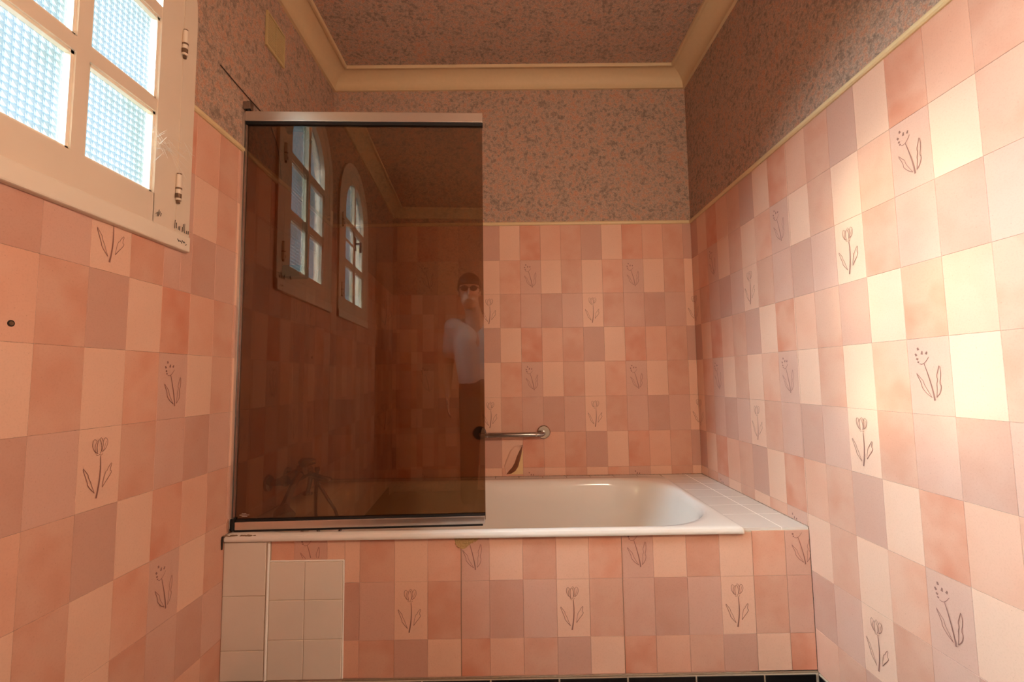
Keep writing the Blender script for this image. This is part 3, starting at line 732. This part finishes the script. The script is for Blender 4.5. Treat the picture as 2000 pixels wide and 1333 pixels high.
for k_, n_ in ((MB().tube([(.001, 0, 0), (.004, 0, 0)], .014, 16), 'base'), (MB().tube([(.003, 0, 0), (.018, 0, .001), (.030, 0, .002)], [.006, .0045, .005], 12), 'stem'), (MB().box(.029, .035, -.013, .013, -.040, .036, .0028), 'plate')):
    k_.build(n_, M['white_plastic'], hk, True)
vt = empty('vent_grille', (0, -.615, 2.37), 'yellowed plastic louvred vent grille high on the wallpaper', 'vent')
MB().box(.0005, .002, -.064, .064, -.064, .064).build('backing', M['dark_hole'], vt)
MB().box(.0005, .009, -.070, -.062, -.070, .070, .0015).box(.0005, .009, .062, .070, -.070, .070, .0015).box(.0005, .009, -.062, .062, -.070, -.062, .0015).box(.0005, .009, -.062, .062, .062, .070, .0015).build('frame', M['vent'], vt)
for i in range(12):
    z = -.0555+.0101*i; MB().obox((.0050, 0, z), Vector((.42, 0, .907)), Y, Vector((-.907, 0, .42)), .0027, .0618, .0010).build('slat', M['vent'], vt)
MB().box(.003, .0085, -.002, .002, -.0618, .0618).build('mullion', M['vent'], vt)

# ------------------------------------------------------------------ added fill lamp, unseen behind the camera, lifts the room light
LP = Vector((W-.17, -2.35, 1.65))
lamp = empty('fill_globe', (W, LP.y, LP.z), 'added fill light globe, out of view on the sunlit wall away from the bath', 'lamp')
MB().tube([(-.002, 0, -.10), (-.012, 0, -.10), (-.020, 0, -.10)], [.045, .044, .02], 24).build('wall_plate', M['chrome'], lamp, True)
MB().tube([(-.015, 0, -.10), (-.06, 0, -.115), (-.13, 0, -.125), (-.165, 0, -.135), (-.17, 0, -.105)], .007, 10).build('arm', M['chrome'], lamp, True)
MB().tube([(-.17, 0, -.125), (-.17, 0, -.095)], [.03, .045], 20).build('collar', M['chrome'], lamp, True)
tg = NT('fill_glow'); em = tg.n('ShaderNodeEmission'); em.inputs[0].default_value = (1, .80, .60, 1); em.inputs[1].default_value = 72.0; tg.l(em.outputs[0], tg.out.inputs[0])
MB().ball((-.17, 0, 0), .115, (1, 1, 1), 28).build('globe', tg.m, lamp, True)

# ------------------------------------------------------------------ the photographer (seen only as a reflection in the bath screen)
per = empty('person', (.82, -2.76, 0), 'person in a grey t-shirt and sunglasses standing opposite the bath screen', 'person')
PMx = Matrix.Translation((-.82, 2.76, 0))
def capsule(b, p, q, r0, r1, seg=14):
    p, q = Vector(p), Vector(q); n = 5; d = q-p
    k = MB(); k.b.free(); k.b = b
    k.tube([p+d*i/n for i in range(n+1)], [r0+(r1-r0)*i/n for i in range(n+1)], seg)
    k.ball(p, r0, (1, 1, 1), 12); k.ball(q, r1, (1, 1, 1), 12)
def remeshed(name, b, mat, vox, parent):
    me = bpy.data.meshes.new(name); b.to_mesh(me); b.free(); me.transform(PMx)
    o = link(name, me, mat, parent, None, True)
    r = o.modifiers.new('skin', 'REMESH'); r.mode = 'VOXEL'; r.voxel_size = vox; r.use_smooth_shade = True
    s = o.modifiers.new('soft', 'SMOOTH'); s.iterations = 4; s.factor = .5
    return o
HEAD = Vector((.735, -2.68, 1.675))
PEL = Vector((.83, -2.77, .95)); CH = Vector((.795, -2.74, 1.30)); NK = Vector((.775, -2.72, 1.47))
SH = [Vector((.615, -2.73, 1.41)), Vector((.975, -2.75, 1.43))]
EL = [Vector((.572, -2.77, 1.13)), Vector((1.03, -2.80, 1.15))]
WR = [Vector((.570, -2.69, .90)), Vector((1.06, -2.70, .93))]
KN = [Vector((.73, -2.75, .52)), Vector((.93, -2.76, .52))]
AN = [Vector((.72, -2.79, .09)), Vector((.95, -2.80, .09))]
HP = [Vector((.75, -2.77, .93)), Vector((.91, -2.77, .93))]
b = bmesh.new(); kk = MB(); kk.b.free(); kk.b = b
kk.ball(HEAD+Vector((0, -.012, .025)), .098, (.80, .98, 1.10), 20); kk.ball(HEAD+Vector((0, .022, -.055)), .068, (.95, .95, 1.08), 16); kk.ball(HEAD+Vector((0, .048, -.098)), .027, (1.1, .8, .8), 10)
capsule(b, HEAD+Vector((0, .086, .010)), HEAD+Vector((0, .104, -.030)), .010, .015, 10)   # nose
for s in (-1, 1):
    kk.ball(HEAD+Vector((s*.080, -.012, -.005)), .026, (.35, .75, 1.2), 10)                 # ears
    kk.ball(HEAD+Vector((s*.034, .072, .018)), .016, (1.1, .6, .7), 10)                     # eyes
kk.ball(HEAD+Vector((0, .086, -.062)), .022, (1.1, .45, .35), 10)                           # mouth
capsule(b, HEAD+Vector((.01, -.02, -.07)), NK, .058, .068); capsule(b, NK, CH, .075, .125)
capsule(b, CH+Vector((-.06, 0, 0)), PEL+Vector((-.05, 0, .03)), .115, .115); capsule(b, CH+Vector((.06, 0, 0)), PEL+Vector((.05, 0, .03)), .115, .115)
for i, s in enumerate((-1, 1)):
    capsule(b, NK+Vector((0, 0, -.03)), SH[i], .055, .058); capsule(b, SH[i], EL[i], .052, .038); capsule(b, EL[i], WR[i], .037, .025)
    capsule(b, HP[i], KN[i], .085, .055); capsule(b, KN[i], AN[i], .052, .036)
    capsule(b, AN[i]+Vector((0, -.03, -.05)), AN[i]+Vector((s*.02, .15, -.058)), .034, .030)
    # hand: palm, four fingers, thumb
    w0 = WR[i]; dn = Vector((0, .10, -.30)).normalized(); sd_ = Vector((0, .95, .31)); out = Vector((s, 0, 0))
    pal = w0+dn*.055
    for t in (-.026, -.009, .009, .026): capsule(b, w0+dn*.012+sd_*t*.5, pal+dn*.035+sd_*t, .014, .011, 8)
    for t, ln in ((.028, .072), (.010, .082), (-.009, .076), (-.027, .058)):
        k0 = pal+dn*.036+sd_*t; k1 = k0+dn*ln*.45-out*.006; k2 = k1+(dn-out*.35).normalized()*ln*.32; k3 = k2+(dn-out*.8).normalized()*ln*.25
        capsule(b, k0, k1, .0092, .0086, 8); capsule(b, k1, k2, .0086, .008, 8); capsule(b, k2, k3, .008, .0072, 8)
    t0 = w0+dn*.03+sd_*.022; t1 = t0+sd_*.030+dn*.022; t2 = t1+sd_*.010+dn*.030-out*.008
    capsule(b, t0, t1, .012, .010, 8); capsule(b, t1, t2, .010, .0085, 8)
body = remeshed('body', b, M['skin'], .0062, per)
b = bmesh.new()
capsule(b, NK+Vector((-.035, -.012, -.045)), NK+Vector((.035, -.012, -.045)), .062, .062)
capsule(b, CH+Vector((-.065, 0, .02)), PEL+Vector((-.055, 0, .07)), .134, .132); capsule(b, CH+Vector((.065, 0, .02)), PEL+Vector((.055, 0, .07)), .134, .132)
for i in (0, 1):
    capsule(b, NK+Vector((0, -.01, -.065)), SH[i], .066, .072); capsule(b, SH[i], SH[i].lerp(EL[i], .62), .073, .068)
    capsule(b, SH[i], CH, .08, .12)
shirt = remeshed('t_shirt', b, M['shirt'], .011, per)
b = bmesh.new()
capsule(b, PEL+Vector((-.055, 0, .04)), PEL+Vector((.055, 0, .04)), .128, .128)
for i in (0, 1):
    capsule(b, HP[i], KN[i], .105, .075); capsule(b, KN[i], AN[i]+Vector((0, 0, .04)), .075, .064)
remeshed('trousers', b, M['trousers'], .012, per)
for i, s in enumerate((-1, 1)):
    b = bmesh.new(); capsule(b, AN[i]+Vector((0, -.035, -.044)), AN[i]+Vector((s*.02, .165, -.052)), .045, .040)
    capsule(b, AN[i]+Vector((0, -.01, -.03)), AN[i]+Vector((0, -.01, .01)), .045, .046)
    for v in b.verts: v.co.z = max(v.co.z, .003)
    remeshed('shoe', b, M['trousers'], .009, per)
b = bmesh.new(); kk = MB(); kk.b.free(); kk.b = b
kk.ball(HEAD+Vector((0, -.022, .050)), .100, (.86, 1.0, 1.0), 20); bmesh.ops.delete(b, geom=[v for v in b.verts if v.co.z < HEAD.z+.045 and v.co.y > HEAD.y+.03 or v.co.z < HEAD.z-.03], context='VERTS')
me = bpy.data.meshes.new('hair'); b.to_mesh(me); b.free(); me.transform(PMx); hr = link('hair', me, M['hair'], per, None, True); sl = hr.modifiers.new('t', 'SOLIDIFY'); sl.thickness = .008; sl.offset = 1
k = MB()
for s in (-1, 1): k.ball(HEAD+Vector((s*.034, .092, .016)), .027, (1.05, .28, .82), 14)
gl = k.build('sunglasses', M['lens'], per, True); gl.data.transform(PMx)
k = MB()
for s in (-1, 1): k.tube([HEAD+Vector((s*.060, .088, .024)), HEAD+Vector((s*.080, .05, .022)), HEAD+Vector((s*.084, -.01, .018))], .0025, 6)
k.tube([HEAD+Vector((-.014, .100, .022)), HEAD+Vector((.014, .100, .022))], .0025, 6)
o = k.build('glasses_frame', M['rubber'], gl, True); o.data.transform(PMx)
